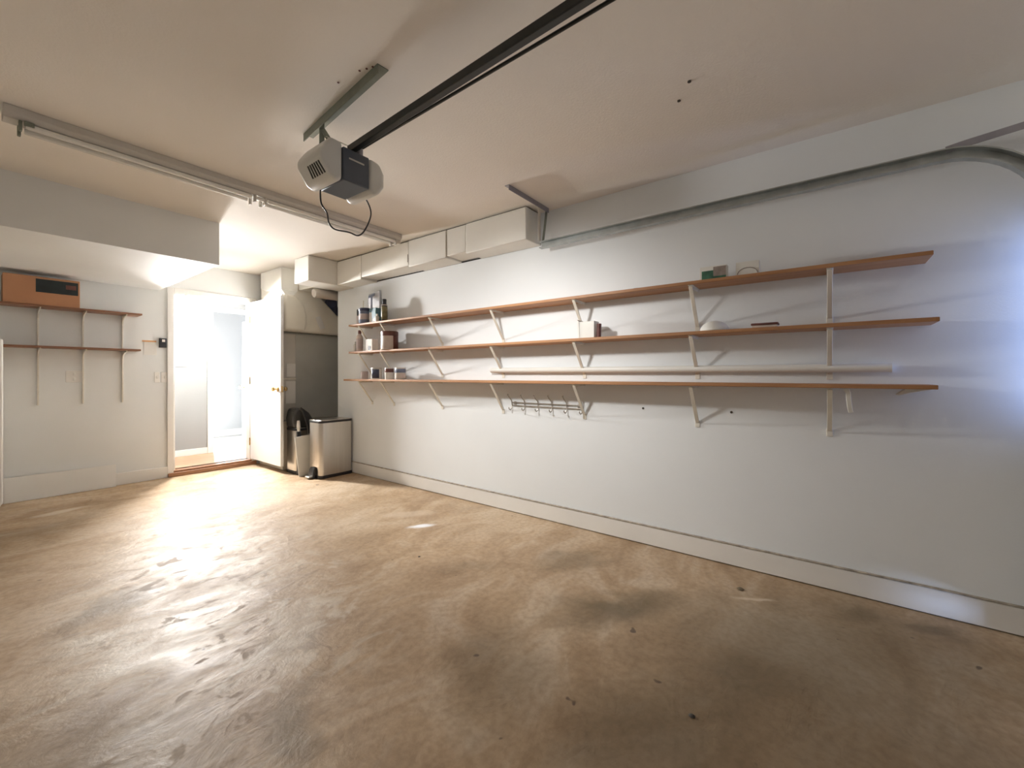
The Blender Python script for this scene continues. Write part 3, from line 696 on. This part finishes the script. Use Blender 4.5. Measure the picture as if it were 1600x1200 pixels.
# ------------------------------------------------------------------ overhead door track
t = thing('door_track', (2.7, .6, 2.14), 'galvanised garage door track curving down near the side wall', 'track')
path = [(2.7, 1.75, 2.147), (2.7, -.42, 2.147)]
R = .33
for k in range(1, 13):
    a = (PI / 2) * k / 12
    path.append((2.7, -.42 - R * math.sin(a), 2.147 - R * (1 - math.cos(a))))
path += [(2.7, -.75, 1.2), (2.7, -.75, .03)]
def channel(pts, name, mat):
    """C-section rail opening towards the room, swept along pts in a plane of constant x"""
    mb = MB(); sec = [(-.022, .026), (.018, .026), (.018, -.026), (-.022, -.026), (-.022, -.020), (.013, -.020), (.013, .020), (-.022, .020)]
    P = [Vector(p) for p in pts]; rings = []
    for i, p in enumerate(P):
        tt = (P[min(i + 1, len(P) - 1)] - P[max(i - 1, 0)]).normalized()
        nn = Vector((1, 0, 0)).cross(tt).normalized()
        if nn.z < 0 and i == 0: pass
        rings.append([mb._v(p + Vector((1, 0, 0)) * a + nn * b) for a, b in sec])
    for a, b in zip(rings, rings[1:]):
        for k in range(8): mb.bm.faces.new((a[k], a[(k + 1) % 8], b[(k + 1) % 8], b[k]))
    mb.bm.faces.new(rings[0][::-1]); mb.bm.faces.new(rings[-1])
    return mb.build(name, mat, t, angle=50)
channel(path, 'track_rail', 'galv')
MB().bar([(2.70, -.44, 2.172), (2.70, -.50, 2.182), (2.70, -.67, 2.202), (2.70, -.90, 2.226)], .03, .004, up=(1, 0, 0)).build('reinforcing_angle', 'anglep', t)
h = MB(); h.box(2.262, 2.775, 1.722, 1.726, CEIL - .036, CEIL); h.box(2.262, 2.775, 1.726, 1.758, CEIL - .004, CEIL)
h.build('ceiling_angle', 'anglep', t)
MB().box(2.635, 2.665, 1.727, 1.731, 2.17, CEIL - .004).build('hanger_strap', 'bracket', t)
MB().bar([(2.765, 1.735, CEIL - .01), (2.73, 1.738, 2.25), (2.715, 1.74, 2.165)], .026, .004, up=(0, 1, 0)).build('sway_strap', 'angle', t)

# ------------------------------------------------------------------ small litter on the slab
for (x, y, r, lab) in ((2.526, .363, .021, 'curled dark leaf on the concrete beside the pale streak'), (1.489, .359, .012, 'single dark pebble alone on the bare brown concrete'),
                       (1.76, 2.054, .009, 'tiny dark crumb midway across the concrete')):
    mb = MB(); mb.T = Matrix.Translation((x, y, 0)) @ Matrix.Rotation(random.random() * 3, 4, 'Z') @ Matrix.Scale(1, 4)
    mb.lathe([(r * .55, 0), (r * .9, r * .12), (r * .6, r * .34), (0, r * .42)], (0, 0, 0), 9)
    tag(mb.build('leaf_litter' if r > .02 else 'pebble', 'leafbrown' if r > .02 else 'speck'), lab, 'leaf' if r > .02 else 'pebble')

# ------------------------------------------------------------------ light
def lamp(name, kind, loc, power, col, **kw):
    l = bpy.data.lights.new(name, kind); l.energy = power; l.color = col
    for k, v in kw.items():
        if k != 'rot': setattr(l, k, v)
    o = bpy.data.objects.new(name, l); o.location = loc; COL.objects.link(o)
    if 'rot' in kw: o.rotation_euler = kw['rot']
    return o
def aim(a, b):
    return (Vector(b) - Vector(a)).to_track_quat('-Z', 'Y').to_euler()
A1 = (1.79, 6.52, 1.955)
lamp('hall_lamp_light', 'SPOT', A1, 335, (1., .985, .965), shadow_soft_size=.14, spot_size=math.radians(144), spot_blend=.75, rot=aim(A1, (1.45, 3.0, 1.3)))
lamp('hall_fill_light', 'POINT', (1.5, 6.4, 1.5), .8, (1., .95, .88), shadow_soft_size=.1)
# daylight from the far room's window (out of sight behind the hall wall)
lamp('far_window_daylight', 'AREA', (2.36, 8.42, .95), 62, (.92, .96, 1.), shape='RECTANGLE', size=.6, size_y=1.1, rot=(math.radians(-95), 0, 0))
lamp('far_room_light', 'POINT', (3.3, 7.6, 2.2), 3, (.95, .97, 1.), shadow_soft_size=.15)
# added fill spot below the opener's lens, to brighten the side wall
A5 = (1.36, 1.87, 2.02)
lamp('side_wall_fill_light', 'SPOT', A5, 33, (1., .985, .96), shadow_soft_size=.075, spot_size=math.radians(116), spot_blend=1., rot=aim(A5, (2.82, 1.85, .72)))
# slit of daylight between door edge and jamb, grazing the side wall
A3 = (2.77, YF + .02, 1.38)
lamp('door_gap_daylight', 'AREA', A3, .85, (.36, .52, 1.), shape='RECTANGLE', size=.02, size_y=.85, spread=math.radians(100), rot=aim(A3, (2.80, YF + 1, 1.38)))
A4 = (2.45, YF + .02, .05)
lamp('door_sill_daylight', 'AREA', A4, .015, (.45, .62, 1.), shape='RECTANGLE', size=.1, size_y=.02, spread=math.radians(22), rot=aim(A4, (2.80, -.42, .06)))

w = bpy.data.worlds.new('world'); SC.world = w; w.use_nodes = True
w.node_tree.nodes['Background'].inputs['Color'].default_value = (.6, .72, 1, 1)
w.node_tree.nodes['Background'].inputs['Strength'].default_value = .6

# ------------------------------------------------------------------ camera
cd = bpy.data.cameras.new('camera'); cam = bpy.data.objects.new('camera', cd); COL.objects.link(cam)
cd.sensor_fit = 'HORIZONTAL'; cd.sensor_width = 36; cd.lens = 652 / 1600 * 36
cd.shift_y = -14 / 1600; cd.clip_start = .02
cam.location = (0, 0, 1.15)
cam.rotation_euler = (PI / 2, 0, -math.atan2(.8, .6))
SC.camera = cam
SC.view_settings.view_transform = 'Standard'
SC.view_settings.look = 'None'
SC.view_settings.gamma = 1
SC.view_settings.use_curve_mapping = False
SC.view_settings.exposure = 1.39
for o in bpy.data.objects:
    if '_base' in o: del o['_base']
